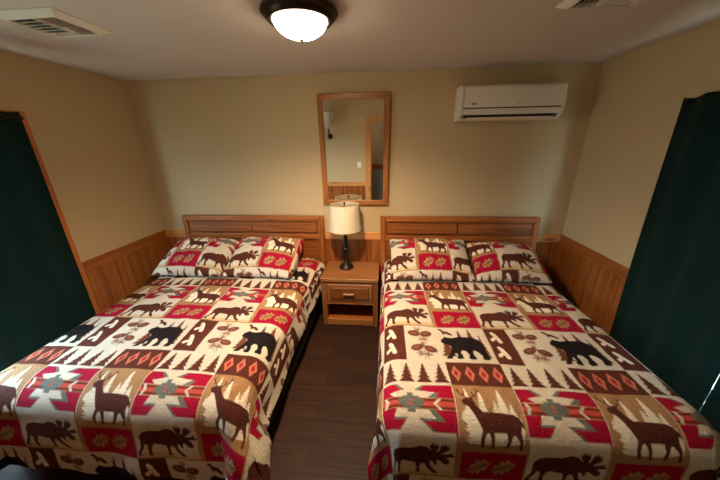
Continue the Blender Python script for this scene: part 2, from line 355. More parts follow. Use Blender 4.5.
def grid_mesh(name, co, nu, nv, u, v, material, closed=None):
    """co: (nv*nu,3) vertices in rows; colour attribute + uv from u,v"""
    idx = np.arange(nu*nv).reshape(nv, nu)
    f = np.stack([idx[:-1, :-1], idx[:-1, 1:], idx[1:, 1:], idx[1:, :-1]], -1).reshape(-1, 4)
    return poly_mesh(name, co, f, u, v, material)
def poly_mesh(name, co, f, u, v, material):
    me = bpy.data.meshes.new(name)
    me.vertices.add(len(co)); me.vertices.foreach_set('co', co.astype(np.float32).ravel())
    me.loops.add(f.size); me.loops.foreach_set('vertex_index', f.astype(np.int32).ravel())
    me.polygons.add(len(f)); me.polygons.foreach_set('loop_start', (np.arange(len(f))*4).astype(np.int32)); me.polygons.foreach_set('loop_total', np.full(len(f), 4, np.int32))
    me.update(calc_edges=True)
    c = np.ones((len(co), 4), np.float32); c[:, :3] = sample(u, v)
    a = me.color_attributes.new('print', 'FLOAT_COLOR', 'POINT'); a.data.foreach_set('color', c.ravel())
    uvl = me.uv_layers.new(name='cloth'); q = np.stack([u, v], -1)[f.ravel()]
    uvl.data.foreach_set('uv', q.astype(np.float32).ravel())
    me.polygons.foreach_set('use_smooth', np.ones(len(f), bool)); me.validate(); me.materials.append(material)
    o = bpy.data.objects.new(name, me); COL.objects.link(o); return o
def snoise(x, y, seed, k0=1.0, n=14):
    r = np.random.RandomState(seed); z = np.zeros_like(x)
    for _ in range(n):
        k = k0*r.uniform(.6, 3.2); a = r.uniform(0, 2*PI); z += np.sin(k*(x*math.cos(a)+y*math.sin(a))+r.uniform(0, 6.28))/(n**.5*1.2)
    return z

# ------------------------------------------------------------------ room shell
struct(MB().box(XL-.15, XR+.15, YF-1.75, .15, -.12, 0).build('floor', M['floor']))
struct(MB().box(XL-.15, XR+.15, YF-1.75, .15, ZC, ZC+.12).build('ceiling', M['ceil']))
struct(MB().box(XL-.15, XR+.15, 0, .12, 0, ZC).build('wall_back', M['wall']))
WY0, WY1, WZ0, WZ1 = -2.22, -1.03, .40, 1.97         # window openings in the side walls
for nm, xa, xb in (('wall_left', XL-.12, XL), ('wall_right', XR, XR+.12)):
    w = MB(); w.box(xa, xb, WY1, 0, 0, ZC); w.box(xa, xb, YF-1.6, WY0, 0, ZC); w.box(xa, xb, WY0, WY1, 0, WZ0); w.box(xa, xb, WY0, WY1, WZ1, ZC)
    struct(w.build(nm, M['wall']))
DX0, DX1, DZ = -.28, .56, 2.06                       # doorway the viewer stands in
w = MB(); w.box(XL, DX0, YF-.12, YF, 0, ZC); w.box(DX1, XR, YF-.12, YF, 0, ZC); w.box(DX0, DX1, YF-.12, YF, DZ, ZC)
struct(w.build('wall_front', M['wall']))
struct(MB().box(XL, XR, YF-1.6, YF-1.5, 0, ZC).build('wall_hall', M['hall']))
struct(MB().box(XL, XR, YF-1.5, YF-1.488, 0, .94).build('trim_11', M['hall_low']))
struct(MB().box(XL, XR, YF-1.5, YF-1.48, .94, 1.06).build('trim_12', M['oakX']))

def boards(axis, a0, a1, face, inward, z0, z1, mt, n_):
    """tongue-and-groove panel: each board slightly proud with a V gap between"""
    w = MB(); a = math.floor(a0/.135)*.135
    while a < a1:
        p, q = max(a, a0), min(a+.135, a1)
        if q-p > .012:
            if axis == 'X': w.prism([(p, face), (q, face), (q, face+inward*.006), (q-.005, face+inward*.013), (p+.005, face+inward*.013), (p, face+inward*.006)], 'z', z0, z1)
            else: w.prism([(face, p), (face, q), (face+inward*.006, q), (face+inward*.013, q-.005), (face+inward*.013, p+.005), (face+inward*.006, p)], 'z', z0, z1)
        a += .135
    return struct(w.build('trim_%d' % n_, mt))
capz = HW-.085
boards('X', XL+.013, XR-.013, 0, -1, .09, capz, M['pineX'], 1)
struct(MB().box(XL+.02, XR-.02, -.021, 0, capz, HW, .004).build('trim_2', M['capX']))
wl = -.955                                            # casing outer edge
boards('Y', wl, -.0, XL, 1, .09, capz, M['pineY'], 3)
struct(MB().box(XL, XL+.021, wl, 0, capz, HW, .004).build('trim_4', M['capY_shaded']))
boards('Y', wl, -.0, XR, -1, .09, capz, M['pineY'], 5)
struct(MB().box(XR-.021, XR, wl, 0, capz, HW, .004).build('trim_6', M['capY_shaded']))
boards('X', XL+.013, DX0-.11, YF, 1, .09, capz, M['pineX'], 7)
struct(MB().box(XL+.02, DX0-.11, YF, YF+.021, capz, HW, .004).build('trim_8', M['capX']))
w = MB(); w.box(XL, XL+.013, YF, WY0-.1, .09, capz); struct(w.build('trim_13', M['pineY']))
struct(MB().box(XL, XL+.021, YF, WY0-.1, capz, HW, .004).build('trim_14', M['capY_shaded']))
for nm, bx in (('baseboard_back', (XL, XR, -.016, 0)), ('baseboard_left', (XL, XL+.016, YF, -.016)), ('baseboard_right', (XR-.016, XR, YF, -.016)), ('baseboard_front', (XL+.016, DX0-.11, YF, YF+.016))):
    struct(MB().box(*bx, 0, .09, .003).build(nm, M['oakX'] if 'back' in nm or 'front' in nm else M['capY_shaded']))
# doorway casing
w = MB(); w.box(DX0-.1, DX0, YF, YF+.02, 0, DZ+.1, .004); w.box(DX1, DX1+.1, YF, YF+.02, 0, DZ+.1, .004); w.box(DX0, DX1, YF, YF+.02, DZ, DZ+.1, .004)
w.box(DX0, DX0+.02, YF-.12, YF, 0, DZ); w.box(DX1-.02, DX1, YF-.12, YF, 0, DZ); w.box(DX0+.02, DX1-.02, YF-.12, YF, DZ-.02, DZ)
struct(w.build('trim_9', M['capZ']))
# windows: vinyl frame, meeting rail, panes, knotty pine casing
for i, (xw, s) in enumerate(((XL, -1), (XR, 1))):
    xo = xw+s*.09; X = lambda a, b_: (min(a, b_), max(a, b_))
    f = MB()
    for y0, y1, z0, z1 in ((WY0, WY0+.05, WZ0, WZ1), (WY1-.05, WY1, WZ0, WZ1), (WY0+.05, WY1-.05, WZ0, WZ0+.05), (WY0+.05, WY1-.05, WZ1-.05, WZ1), (WY0+.05, WY1-.05, 1.17, 1.21)):
        f.box(*X(xo-s*.03, xo+s*.03), y0, y1, z0, z1, .003)
    win = struct(f.build('window_%d' % (i+1), M['vinyl']))
    for z0, z1 in ((WZ0+.05, 1.17), (1.21, WZ1-.05)):
        MB().box(*X(xo-.003, xo+.003), WY0+.05, WY1-.05, z0, z1).build('window_pane', M['glass'], win)
    c = MB(); xi = xw-s*.02
    for y0, y1, z0, z1 in ((WY1, wl, WZ0-.10, WZ1+.1), (WY0-.1, WY0, WZ0-.10, WZ1+.1), (WY0, WY1, WZ1, WZ1+.1), (WY0, WY1, WZ0-.1, WZ0)): c.box(*X(xw, xi), y0, y1, z0, z1, .004)
    c.build('window_casing', M['casing'], win)
    MB().box(*X(xw+s*.11, xw-s*.02), WY0, WY1, WZ0-.006, WZ0).build('window_sill', M['casing'], win)

# ------------------------------------------------------------------ curtains and rods
def curtain_panel(name, x, y0, y1, z0, z1, nfold, amp, seed, s, label, flare=0.0):
    """rippled grommet panel hanging in the plane x; s = +1 when the room lies towards +x"""
    ny, nz = 140, 40; th = .004
    t = np.linspace(0, 1, ny); zz = np.linspace(0, 1, nz)
    Tt, Z = np.meshgrid(t, zz)
    yy = y0+(y1-y0)*Tt+flare*(1-Z)*Tt
    a = amp*(1.0-.35*(1-Z))
    xx = x+s*(a*np.sin(2*PI*nfold*Tt+.3*np.sin(3*Z+seed))+.008*np.sin(9*Tt+4*Z+seed))
    z = z0+(z1-z0)*Z+.006*np.sin(2*PI*nfold*Tt)*(Z > .99)
    co = np.stack([xx, yy, z], -1)
    me = bpy.data.meshes.new(name); idx = np.arange(ny*nz).reshape(nz, ny)
    f = np.stack([idx[:-1, :-1], idx[:-1, 1:], idx[1:, 1:], idx[1:, :-1]], -1).reshape(-1, 4)
    me.from_pydata(co.reshape(-1, 3).tolist(), [], f.tolist()); me.polygons.foreach_set('use_smooth', np.ones(len(f), bool)); me.materials.append(M['curtain'])
    root = thing('curtain', label, 'curtain', (x, (y0+y1)/2, z0))
    o = bpy.data.objects.new('curtain_fabric', me); COL.objects.link(o); o.parent = root; o.matrix_parent_inverse = Matrix.Translation((-x, -(y0+y1)/2, -z0))
    so = o.modifiers.new('Solidify', 'SOLIDIFY'); so.thickness = th
    # grommet rings where the fabric crosses the rod line
    ng = nfold*2
    for k in range(int(ng)+1):
        tt = k/ng
        if tt > .999: tt = .995
        yc = y0+(y1-y0)*min(max(tt, .03), .97)
        bm_ = MB(); R, r_ = .021, .004; n1, n2 = 20, 6; V = []
        for i in range(n1):
            A = 2*PI*i/n1
            V.append([bm_.bm.verts.new((x+(R+r_*math.cos(2*PI*j/n2))*math.cos(A)*.35+0, yc+(R+r_*math.cos(2*PI*j/n2))*math.cos(A)*.9, z1-.035+(R+r_*math.cos(2*PI*j/n2))*math.sin(A)*1.0)) for j in range(n2)])
            for j in range(n2): V[-1][j].co.x += r_*math.sin(2*PI*j/n2)
        for i in range(n1):
            for j in range(n2): bm_.bm.faces.new((V[i][j], V[(i+1) % n1][j], V[(i+1) % n1][(j+1) % n2], V[i][(j+1) % n2]))
        g = bm_.build('grommet', M['bronze'], root, 60); g.matrix_parent_inverse = Matrix.Translation((-x, -(y0+y1)/2, -z0))
    return root
xl, xr = XL+.085, XR-.085
curtain_panel('curtain', xl, -1.73, -1.04, .12, 2.06, 3, .018, 1.0, 1, 'dark green curtain panel hanging by the left wall nearest the back wall')
curtain_panel('curtain', xl, -2.42, -1.975, .12, 2.06, 3, .018, 2.0, 1, 'dark green curtain panel on the left window, the one closer to the viewer')
curtain_panel('curtain', xr, -1.60, -.91, .10, 2.05, 3, .018, 3.0, -1, 'dark green curtain panel at right beyond the bed, nearest the back wall', -.05)
curtain_panel('curtain', xr, -2.42, -1.612, .10, 2.05, 3, .018, 4.0, -1, 'dark green curtain panel at the right edge beside the bright window gap')
for x, s, lab in ((xl, 1, 'dark metal curtain rod above the left window'), (xr, -1, 'dark metal curtain rod above the right window')):
    zr = 2.02
    t = thing('curtain_rod', lab, 'curtain rod', (x, -1.7, zr))
    inv = Matrix.Translation((-x, 1.7, -zr))
    for o in (MB().tube([(x, -2.45, zr), (x, -1.045, zr)], .0105, 14).build('rod', M['bronze'], t, 40),
              MB().lathe([(0, .012), (.010, .011), (.013, .005), (.013, -.006), (.0105, -.01), (0, -.01)], (0, 0, 0), 20).build('finial', M['bronze'], t, 60),
              MB().tube([(x-s*.083, -1.08, zr-.01), (x, -1.08, zr-.01)], .006, 8).box(min(x-s*.085, x-s*.078), max(x-s*.085, x-s*.078), -1.10, -1.06, zr-.05, zr+.03).build('rod_bracket', M['bronze'], t),
              MB().tube([(x-s*.083, -2.48, zr-.01), (x, -2.48, zr-.01)], .006, 8).box(min(x-s*.085, x-s*.078), max(x-s*.085, x-s*.078), -2.5, -2.46, zr-.05, zr+.03).build('rod_bracket', M['bronze'], t)):
        if o.name.startswith('finial'):
            o.data.transform(Matrix.Translation((x, -1.04, zr)) @ Matrix.Rotation(-PI/2, 4, 'X'))
        o.matrix_parent_inverse = inv

# ------------------------------------------------------------------ beds
ZT = .62                                              # top of the made-up bed
def make_bed(xc, xh, label):
    t = thing('bed', label, 'bed', (xc, -1.05, 0), 0, 'two matching beds')
    inv = Matrix.Translation((-xc, 1.05, 0))
    P = []
    W = .8; y0, y1 = -.088, -.024
    hb = MB().box(xh-W+.05, xh+W-.05, y0+.02, y1, .22, 1.05).build('headboard', M['oakpanel'], t, bevel=.002); P.append(hb)
    for s in (-1, 1):
        P.append(MB().box(xh+s*(W-.028)-.028, xh+s*(W-.028)+.028, y0, y1, 0, 1.095, .008).build('headboard_post', M['oakZ'], hb))
    P.append(MB().box(xh-W+.055, xh+W-.055, y0, y1, 1.043, 1.095, .008).build('headboard_rail', M['oakX'], hb))
    P.append(MB().box(xh-W+.055, xh+W-.055, y0, y1, .838, .893, .008).build('headboard_rail', M['oakX'], hb))
    P.append(MB().box(xh-W+.055, xh+W-.055, y0, y1, .30, .38, .008).build('headboard_rail', M['oakX'], hb))
    for s in (-1, 1):
        a, b_ = (xh-W+.075, xh-.006) if s < 0 else (xh+.006, xh+W-.075)
        P.append(MB().box(a, b_, y0-.002, y0+.022, .912, 1.028, .012, 3).build('headboard_panel', M['oakpanel'], hb))
    P.append(MB().box(xc-.765, xc+.765, -1.925, -.10, .06, .335, .025, 3).build('bed_base', M['black'], t, 60))
    P.append(MB().box(xc-.735, xc+.735, -1.90, -.10, .337, .59, .11, 6).build('mattress', M['white_cloth'], t, 60))
    for sx in (-1, 1):
        for yy in (-1.86, -.2):
            P.append(MB().box(xc+sx*.69-.03, xc+sx*.69+.03, yy-.03, yy+.03, 0, .06, .004).build('bed_foot', M['slot'], t))
    for o in P:
        if o.parent is t: o.matrix_parent_inverse = inv
    return t
XCL, XCR = -1.475, .77
make_bed(XCL, -1.4405, 'oak headboard bed with black base, left of the nightstand')
make_bed(XCR, .769, 'oak headboard bed with black base, right of the nightstand')

def profile(d, R, slope=.05):
    q = PI*R/2; a = np.minimum(d, q)/R
    out = R*np.sin(a); dn = R*(1-np.cos(a)); e = np.maximum(d-q, 0)
    return out+slope*e, dn+e
def make_quilt(xc, u0, v0, label, seed, lside, rside, foot, shear=0.0, bulge=0.0, cf=.05):
    A = .665; yE = -1.805; yh = -.105
    step = .0046
    Lmax = max(lside+rside)
    ns = int((2*A+2*.40)/step); nt = int((abs(yE-yh)+foot)/step)
    S_, T_ = np.meshgrid(np.linspace(-1, 1, ns), np.linspace(0, 1, nt))
    Ltot = abs(yE-yh)+foot; tv = T_*Ltot; dt = np.maximum(tv-abs(yE-yh), 0)
    tt = np.clip(tv/abs(yE-yh), 0, 1)
    ovL = lside[0]+(lside[1]-lside[0])*tt; ovR = rside[0]+(rside[1]-rside[0])*tt
    ov = np.where(S_ < 0, ovL, ovR); flatfrac = A/(A+.40)
    sa = np.abs(S_)
    sv = np.where(sa <= flatfrac, sa/flatfrac*A, A+(sa-flatfrac)/(1-flatfrac)*ov)
    ds = np.maximum(sv-A, 0); sg = np.sign(S_)
    d = np.sqrt(ds**2+dt**2); th = np.arctan2(dt, ds+1e-9)
    R = .115+.04*np.sin(th)**2
    out, dn = profile(d, R, .05+(.05 if cf > .05 else -.01)*np.cos(th)**2)
    corner = np.sin(2*th)
    hang = np.clip((d-.08)/.3, 0, 1.6)
    along = np.where(dt > ds, sv*sg, tv)              # coordinate along the hem
    rip = snoise(along*1.0+seed, d*1.5, seed+5, 7.0, 8)
    out = out+corner*cf*hang**1.3+hang*((.016 if cf > .05 else .009)*(rip*.5+.5))+corner*hang*.028*np.sin(5*th+seed)
    out = out+np.where(S_ > 0, bulge*np.clip(1-tt/.45, 0, 1)**1.2*np.clip(d/.16, 0, 1)**1.3, 0)
    x = xc+sg*(np.minimum(sv, A)+out*np.cos(th)*(d > 0)); y = yh-np.minimum(tv, abs(yE-yh))-out*np.sin(th)*(d > 0)
    z = ZT-dn
    flat = np.clip(1-d/.06, 0, 1)
    # gentle wrinkles and padding on the top
    z = z+flat*(.0045*snoise(sv*sg+seed, tv, seed, 6, 10)+.0025*snoise(sv*sg, tv+seed, seed+9, 20, 14))
    z = z+.010*flat*(1-(np.minimum(sv, A)/A)**2)
    z = np.maximum(z, .012)
    u = sg*sv+xc-u0+shear*(1-tt); v = tv-yh-v0+.34*shear*tt
    # hand-laid: the print wanders a few millimetres
    u = u+.006*snoise(u, v, seed+3, 3, 6); v = v+.006*snoise(u, v, seed+4, 3, 6)
    o = grid_mesh('quilt', np.stack([x, y, z], -1).reshape(-1, 3), ns, nt, u.ravel(), v.ravel(), M['quilt'])
    so = o.modifiers.new('Solidify', 'SOLIDIFY'); so.thickness = .009; so.offset = 1
    return tag(o, label, 'quilt', 'two matching wildlife quilts')
make_quilt(XCL, -1.953, .66, 'wildlife patchwork quilt with daylit near corner, covering the left bed', 2, (.30, .36), (.31, .42), .61, .105, .05, .10)
make_quilt(XCR, 0.0, .605, 'wildlife patchwork quilt covering the right bed beside the right curtain', 5, (.34, .40), (.34, .42), .56, cf=.02)

def make_sham(x0, x1, u0, v0, label, seed, yc=-.375, yaw=0.0, zback=0.0):
    """puffed pillow sham sloping from the headboard down to the quilt"""
    W = x1-x0; D = .53; n1, n2 = int(W/.0048), int(D/.0048)
    a, b_ = np.meshgrid(np.linspace(-1, 1, n1), np.linspace(-1, 1, n2))       # b: -1 back edge, +1 front edge
    # outline with pointed corners
    px = a*W/2*(1-.035*(1-b_**2)*np.abs(a)); py = b_*D/2*(1-.05*(1-a**2)*np.abs(b_))
    h = np.clip((1-a**2)*(1-b_**2), 0, 1)**.42
    wr = snoise(a*3+seed, b_*3, seed, 2.2, 10)*.006*h+.0035*snoise(a*3, b_*3+seed, seed+1, 9, 12)*np.clip(h*3, 0, 1)
    til = math.radians(22); c, s = math.cos(til), math.sin(til)
    def world(hh):
        y = -py*c-hh*s*.6; z = -py*s+hh
        return y, z
    top = .105*h+wr; bot = -.10*h
    zc = ZT+.128
    yt, zt = world(top); yb, zbm = world(bot)
    Zbed = ZT+.024
    xx = (x0+x1)/2+px; y_t = yc+yt+yaw*px; y_b = yc+yb+yaw*px
    z_t = np.maximum(zc+zt+zback*np.clip(-b_, 0, 1), Zbed+.006*h+.001); z_b = np.maximum(np.minimum(zc+zbm-.10*np.clip(h*2, 0, 1), z_t-.001*h), Zbed)
    co_t = np.stack([xx, y_t, z_t], -1).reshape(-1, 3); co_b = np.stack([xx, y_b, z_b], -1).reshape(-1, 3)
    yy_, zz_ = y_t, z_t; seg = np.sqrt(np.diff(yy_, axis=0)**2+np.diff(zz_, axis=0)**2); arc = np.concatenate([np.zeros((1, n1)), np.cumsum(seg, 0)], 0)
    wgt = arc[:, n1//2][:, None]*np.ones((1, n1))                 # print follows the curve of the cover
    u = px+W/2+u0; v = (wgt-wgt[n2//2])+v0
    idx = np.arange(n1*n2).reshape(n2, n1); f1 = np.stack([idx[:-1, :-1], idx[1:, :-1], idx[1:, 1:], idx[:-1, 1:]], -1).reshape(-1, 4)
    edge = np.zeros((n2, n1), bool); edge[0] = edge[-1] = True; edge[:, 0] = edge[:, -1] = True
    remap = np.arange(n1*n2)+n1*n2; remap = np.where(edge.ravel(), np.arange(n1*n2), remap)
    f2 = remap[f1[:, ::-1]]
    co = np.concatenate([co_t, co_b]); keep = np.concatenate([np.ones(n1*n2, bool), ~edge.ravel()])
    new = np.cumsum(keep)-1; f = new[np.concatenate([f1, f2])]
    uu = np.concatenate([u.ravel(), u.ravel()])[keep]; vv = np.concatenate([v.ravel(), v.ravel()])[keep]
    o = poly_mesh('pillow', co[keep], f, uu, vv, M['quilt'])
    return tag(o, label, 'pillow', 'pillows in matching wildlife shams')
make_sham(-2.235, -1.54, .225, .43, 'patchwork sham pillow on the left bed, the one nearer the left wall', 1, yc=-.415)
make_sham(-1.534, -.842, .01, .43, 'patchwork sham pillow on the left bed, the one nearer the lamp', 2, zback=.02, yc=-.41)
make_sham(.068, .832, .115, .43, 'patchwork sham pillow on the right bed, the one nearer the lamp', 3, zback=.015)
make_sham(.838, 1.475, .46, .45, 'patchwork sham pillow on the right bed, the one nearer the right wall', 4, zback=-.02)

# ------------------------------------------------------------------ nightstand
nx0, nx1 = -.622, -.040; ny0, ny1 = -.452, -.03
t = thing('nightstand', 'oak nightstand with one drawer and open shelf between the two beds', 'nightstand', ((nx0+nx1)/2, -.24, 0))
inv = Matrix.Translation((-(nx0+nx1)/2, .24, 0)); P = []
P.append(MB().box(nx0, nx1, ny0-.012, ny1, .520, .560, .006, 3).build('nightstand_top', M['oaktop'], t))
for s in (0, 1):
    a = nx0+.004 if s == 0 else nx1-.056
    P.append(MB().box(a, a+.052, ny0, ny1, 0, .520, .004).build('side_panel', M['oakside'], t))
xa, xb = nx0+.056, nx1-.056
P.append(MB().box(xa, xb, ny1-.012, ny1-.002, .02, .520).build('back_panel', M['oakpanel'], t))
P.append(MB().box(xa, xb, ny0+.012, ny0+.03, .495, .520).build('upper_rail', M['oakpanel'], t))
P.append(MB().box(xa, xb, ny0-.004, ny1-.012, .262, .286, .006).build('drawer_rail', M['oaklight'], t))
P.append(MB().box(xa, xb, ny0+.004, ny0+.024, 0.008, .078, .003).build('bottom_rail', M['oaklight'], t))
P.append(MB().box(xa, xb, ny0+.024, ny1-.012, .055, .078).build('shelf', M['oakX'], t))
dr = MB().box(xa+.004, xb-.004, ny0-.010, ny0+.010, .293, .497, .007, 3).box(xa+.02, xb-.02, ny0+.010, ny1-.03, .30, .46).build('drawer', M['oaktop'], t); P.append(dr)
MB().box(xa+.04, xb-.04, ny0-.018, ny0-.009, .332, .460, .0085, 3).build('drawer_panel', M['oakdr'], dr)
MB().box(-.392, -.282, ny0-.040, ny0-.026, .384, .405, .006, 3).box(-.385, -.365, ny0-.03, ny0-.017, .387, .402).box(-.309, -.289, ny0-.03, ny0-.017, .387, .402).build('drawer_pull', M['oaklight'], dr)
for o in P: o.matrix_parent_inverse = inv

# ------------------------------------------------------------------ table lamp
lx, ly, lz = -.392, -.19, .560
t = thing('table_lamp', 'table lamp with cream drum shade and dark bronze base on the nightstand', 'lamp', (lx, ly, lz))
MB().lathe([(0, 0), (.078, 0), (.080, .006), (.076, .015), (.067, .022), (.064, .031), (.048, .043), (.030, .050), (.024, .062), (.026, .070), (.018, .078), (.014, .084), (0, .084)], n=40).build('lamp_base', M['iron'], t, 45)
st = MB().lathe([(0, .084), (.013, .084), (.012, .10), (.016, .13), (.027, .17), (.036, .20), (.038, .215), (.030, .228), (.016, .238), (.020, .246), (.026, .252), (.024, .262), (.021, .27), (.021, .33), (.026, .335), (.026, .345), (.014, .35), (.012, .41), (0, .41)], n=32).build('lamp_stem', M['iron'], t, 50)
for k in range(4):
    A = k*PI/2+.5
    pts = []; rr = []
    for i in range(15):
        f = i/14; r = .014+.030*math.sin(PI*f)**.8+.010*f; z = .09+.16*f; a = A+.9*f
        pts.append((r*math.cos(a), r*math.sin(a), z)); rr.append(.0058*(.55+.45*math.sin(PI*f)))
    for i in range(6):
        f = i/5; a = A+.9; r = .026+.012*math.sin(PI*f); z = .25+.022*math.sin(PI*f*.5)-.01*f
        pts.append((r*math.cos(a), r*math.sin(a), z)); rr.append(.0035)
    MB().tube(pts, rr, 8).build('scroll_leaf', M['iron'], st, 60)
r0, r1, z0, z1 = .166, .146, .990-lz, 1.25-lz
sh = MB().lathe([(r0, z0), (r1, z1), (r1-.003, z1), (r0-.003, z0), (r0, z0)], n=64).build('lamp_shade', M['shade'], t, 50)
MB().lathe([(r0+.0015, z0-.001), (r0+.001, z0+.010), (r0-.0002, z0+.010), (r0-.004, z0-.001), (r0+.0015, z0-.001)], n=64).build('shade_rim', M['shade'], sh, 50)
MB().lathe([(r1+.0016, z1-.010), (r1+.001, z1+.001), (r1-.004, z1+.001), (r1-.0002, z1-.010), (r1+.0016, z1-.010)], n=64).build('shade_rim', M['shade'], sh, 50)
w = MB()
for k in range(3): w.tube([(0, 0, z1-.02), ((r1-.004)*math.cos(2*PI*k/3+.4), (r1-.004)*math.sin(2*PI*k/3+.4), z1-.006)], .0022, 6)
w.build('shade_spider', M['iron'], sh)
w = MB(); w.tube([(.012, 0, .40), (.05, 0, .47), (.055, 0, .56), (.03, 0, .64), (0, 0, z1-.015), (-.03, 0, .64), (-.055, 0, .56), (-.05, 0, .47), (-.012, 0, .40)], .002, 6); w.build('harp', M['iron'], t)
MB().lathe([(0, z1-.018), (.006, z1-.018), (.004, z1-.008), (.008, z1+.002), (.010, z1+.012), (.005, z1+.022), (0, z1+.026)], n=18).build('lamp_finial', M['iron'], t, 50)
MB().lathe([(0, .41), (.013, .41), (.013, .44), (.022, .47), (.030, .50), (.028, .53), (.014, .552), (0, .556)], n=24).build('bulb', M['plastic2'], t, 60)

# ------------------------------------------------------------------ mirror (hung with its top leaning out)
mx0, mx1, mz0, mz1 = -.638, .046, 1.21, 2.268
t = thing('wall_mirror', 'oak framed mirror hanging on the back wall above the lamp', 'mirror', ((mx0+mx1)/2, -.004, mz0)); w2, H = (mx1-mx0)/2, mz1-mz0
fw_ = .054; yf, yb = -.030, 0
def rail(poly2, m_): return MB().prism(poly2, 'y', yf, yb).build('mirror_frame', m_, t, bevel=.006)
rail([(-w2, 0), (w2, 0), (w2-fw_, fw_), (-w2+fw_, fw_)], M['mirX']); rail([(-w2, H), (-w2+fw_, H-fw_), (w2-fw_, H-fw_), (w2, H)], M['mirX'])
rail([(-w2, 0), (-w2+fw_, fw_), (-w2+fw_, H-fw_), (-w2, H)], M['mirZ']); rail([(w2, 0), (w2, H), (w2-fw_, H-fw_), (w2-fw_, fw_)], M['mirZ'])
for sx in (-1, 1):                                     # rounded inner corners
    for zz, sz in ((fw_, 1), (H-fw_, -1)):
        c0 = (sx*(w2-fw_+.002), zz-sz*.002); r = .024; P2 = [c0]
        for i in range(7):
            a = PI/2*i/6; P2.append((c0[0]-sx*(r-r*math.sin(a)), c0[1]+sz*(r-r*math.cos(a))))
        MB().prism(P2, 'y', yf+.003, yb).build('frame_corner', M['mirZ'], t)
MB().box(-w2+fw_-.008, w2-fw_+.008, -.018, -.012, fw_-.008, H-fw_+.008).build('mirror_glass', M['mirror'], t)
t.rotation_euler = (math.radians(1.6), 0, 0)

# ------------------------------------------------------------------ wall air conditioner
ax0, ax1 = .645, 1.503
t = thing('air_conditioner', 'white split air conditioner mounted high on the back wall', 'air conditioner', ((ax0+ax1)/2, .003, 2.0)); cx = (ax0+ax1)/2; hw = (ax1-ax0)/2
full = [(0, 0), (0, .278), (-.165, .278), (-.190, .268), (-.202, .24), (-.206, .17), (-.204, .093), (-.198, .078), (-.188, .060), (-.160, .022), (-.135, .004), (-.10, 0)]
body = [(0, 0), (0, .278), (-.165, .278), (-.186, .268), (-.196, .24), (-.199, .095), (-.196, .080), (-.188, .064), (-.176, .044), (-.12, .050), (-.115, .022), (-.152, .016), (-.135, .004), (-.10, 0)]
MB().prism(body, 'x', -hw+.028, hw-.028).build('housing', M['plastic'], t, 35)
for s in (-1, 1):
    MB().prism(full, 'x', min(s*hw, s*(hw-.028)), max(s*hw, s*(hw-.028))).build('end_cap', M['plastic'], t, 35, bevel=.006)
MB().prism([(-.194, .25), (-.199, .25), (-.2075, .17), (-.2055, .100), (-.199, .098), (-.196, .10)], 'x', -hw+.03, hw-.03).build('front_panel', M['plastic2'], t, 35)
MB().box(-hw+.06, hw-.06, -.1745, -.118, .0235, .0475).build('slot_shade', M['slot'], t)  # solid dark box, its colour stands for the shade inside the slot
MB().prism([(-.166, .0255), (-.164, .0285), (-.150, .0185), (-.152, .0145)], 'x', -hw+.075, hw-.075).build('air_flap', M['plastic2'], t)
MB().box(-hw+.03, hw-.03, -.2025, -.19, .0905, .0975).build('seam_shade', M['slot'], t)  # dark strip painting the shade of the gap below the front panel
e = MB()
r = bmesh.ops.create_cone(e.bm, cap_ends=True, segments=28, radius1=.024, radius2=.023, depth=.004)
for v in r['verts']: v.co = Vector((-hw+.115+v.co.x, -.2072-v.co.z, .128+v.co.y*.42))
e.build('oval_emblem', M['emblem'], t)
w = MB()
for k in range(3): w.box(.03+k*.022, .038+k*.022, -.2085, -.205, .126, .136)
w.build('indicator_icons', M['icon'], t)

# ------------------------------------------------------------------ ceiling light
gx, gy = -.42, -1.285
t = thing('ceiling_light', 'round flush ceiling light with bronze ring and lit frosted glass bowl', 'ceiling light', (gx, gy, ZC))
MB().lathe([(0, 0), (.150, 0), (.165, -.004), (.183, -.012), (.186, -.020), (.180, -.027), (.172, -.030), (.164, -.040), (.158, -.050), (.150, -.056), (.138, -.054), (.134, -.03), (.13, -.02), (0, -.02)], n=72).build('light_ring', M['bronze'], t, 40)
pr = [(.133*math.cos(a), -.040-.083*math.sin(a)) for a in [PI/2*i/16 for i in range(17)]]; pr[-1] = (0, -.123)
MB().lathe(pr, n=64).build('glass_bowl', M['dome'], t, 60)
MB().lathe([(0, -.120), (.012, -.122), (.013, -.127), (.009, -.131), (.009, -.135), (.006, -.140), (0, -.142)], n=20).build('light_finial', M['nickel'], t, 50)

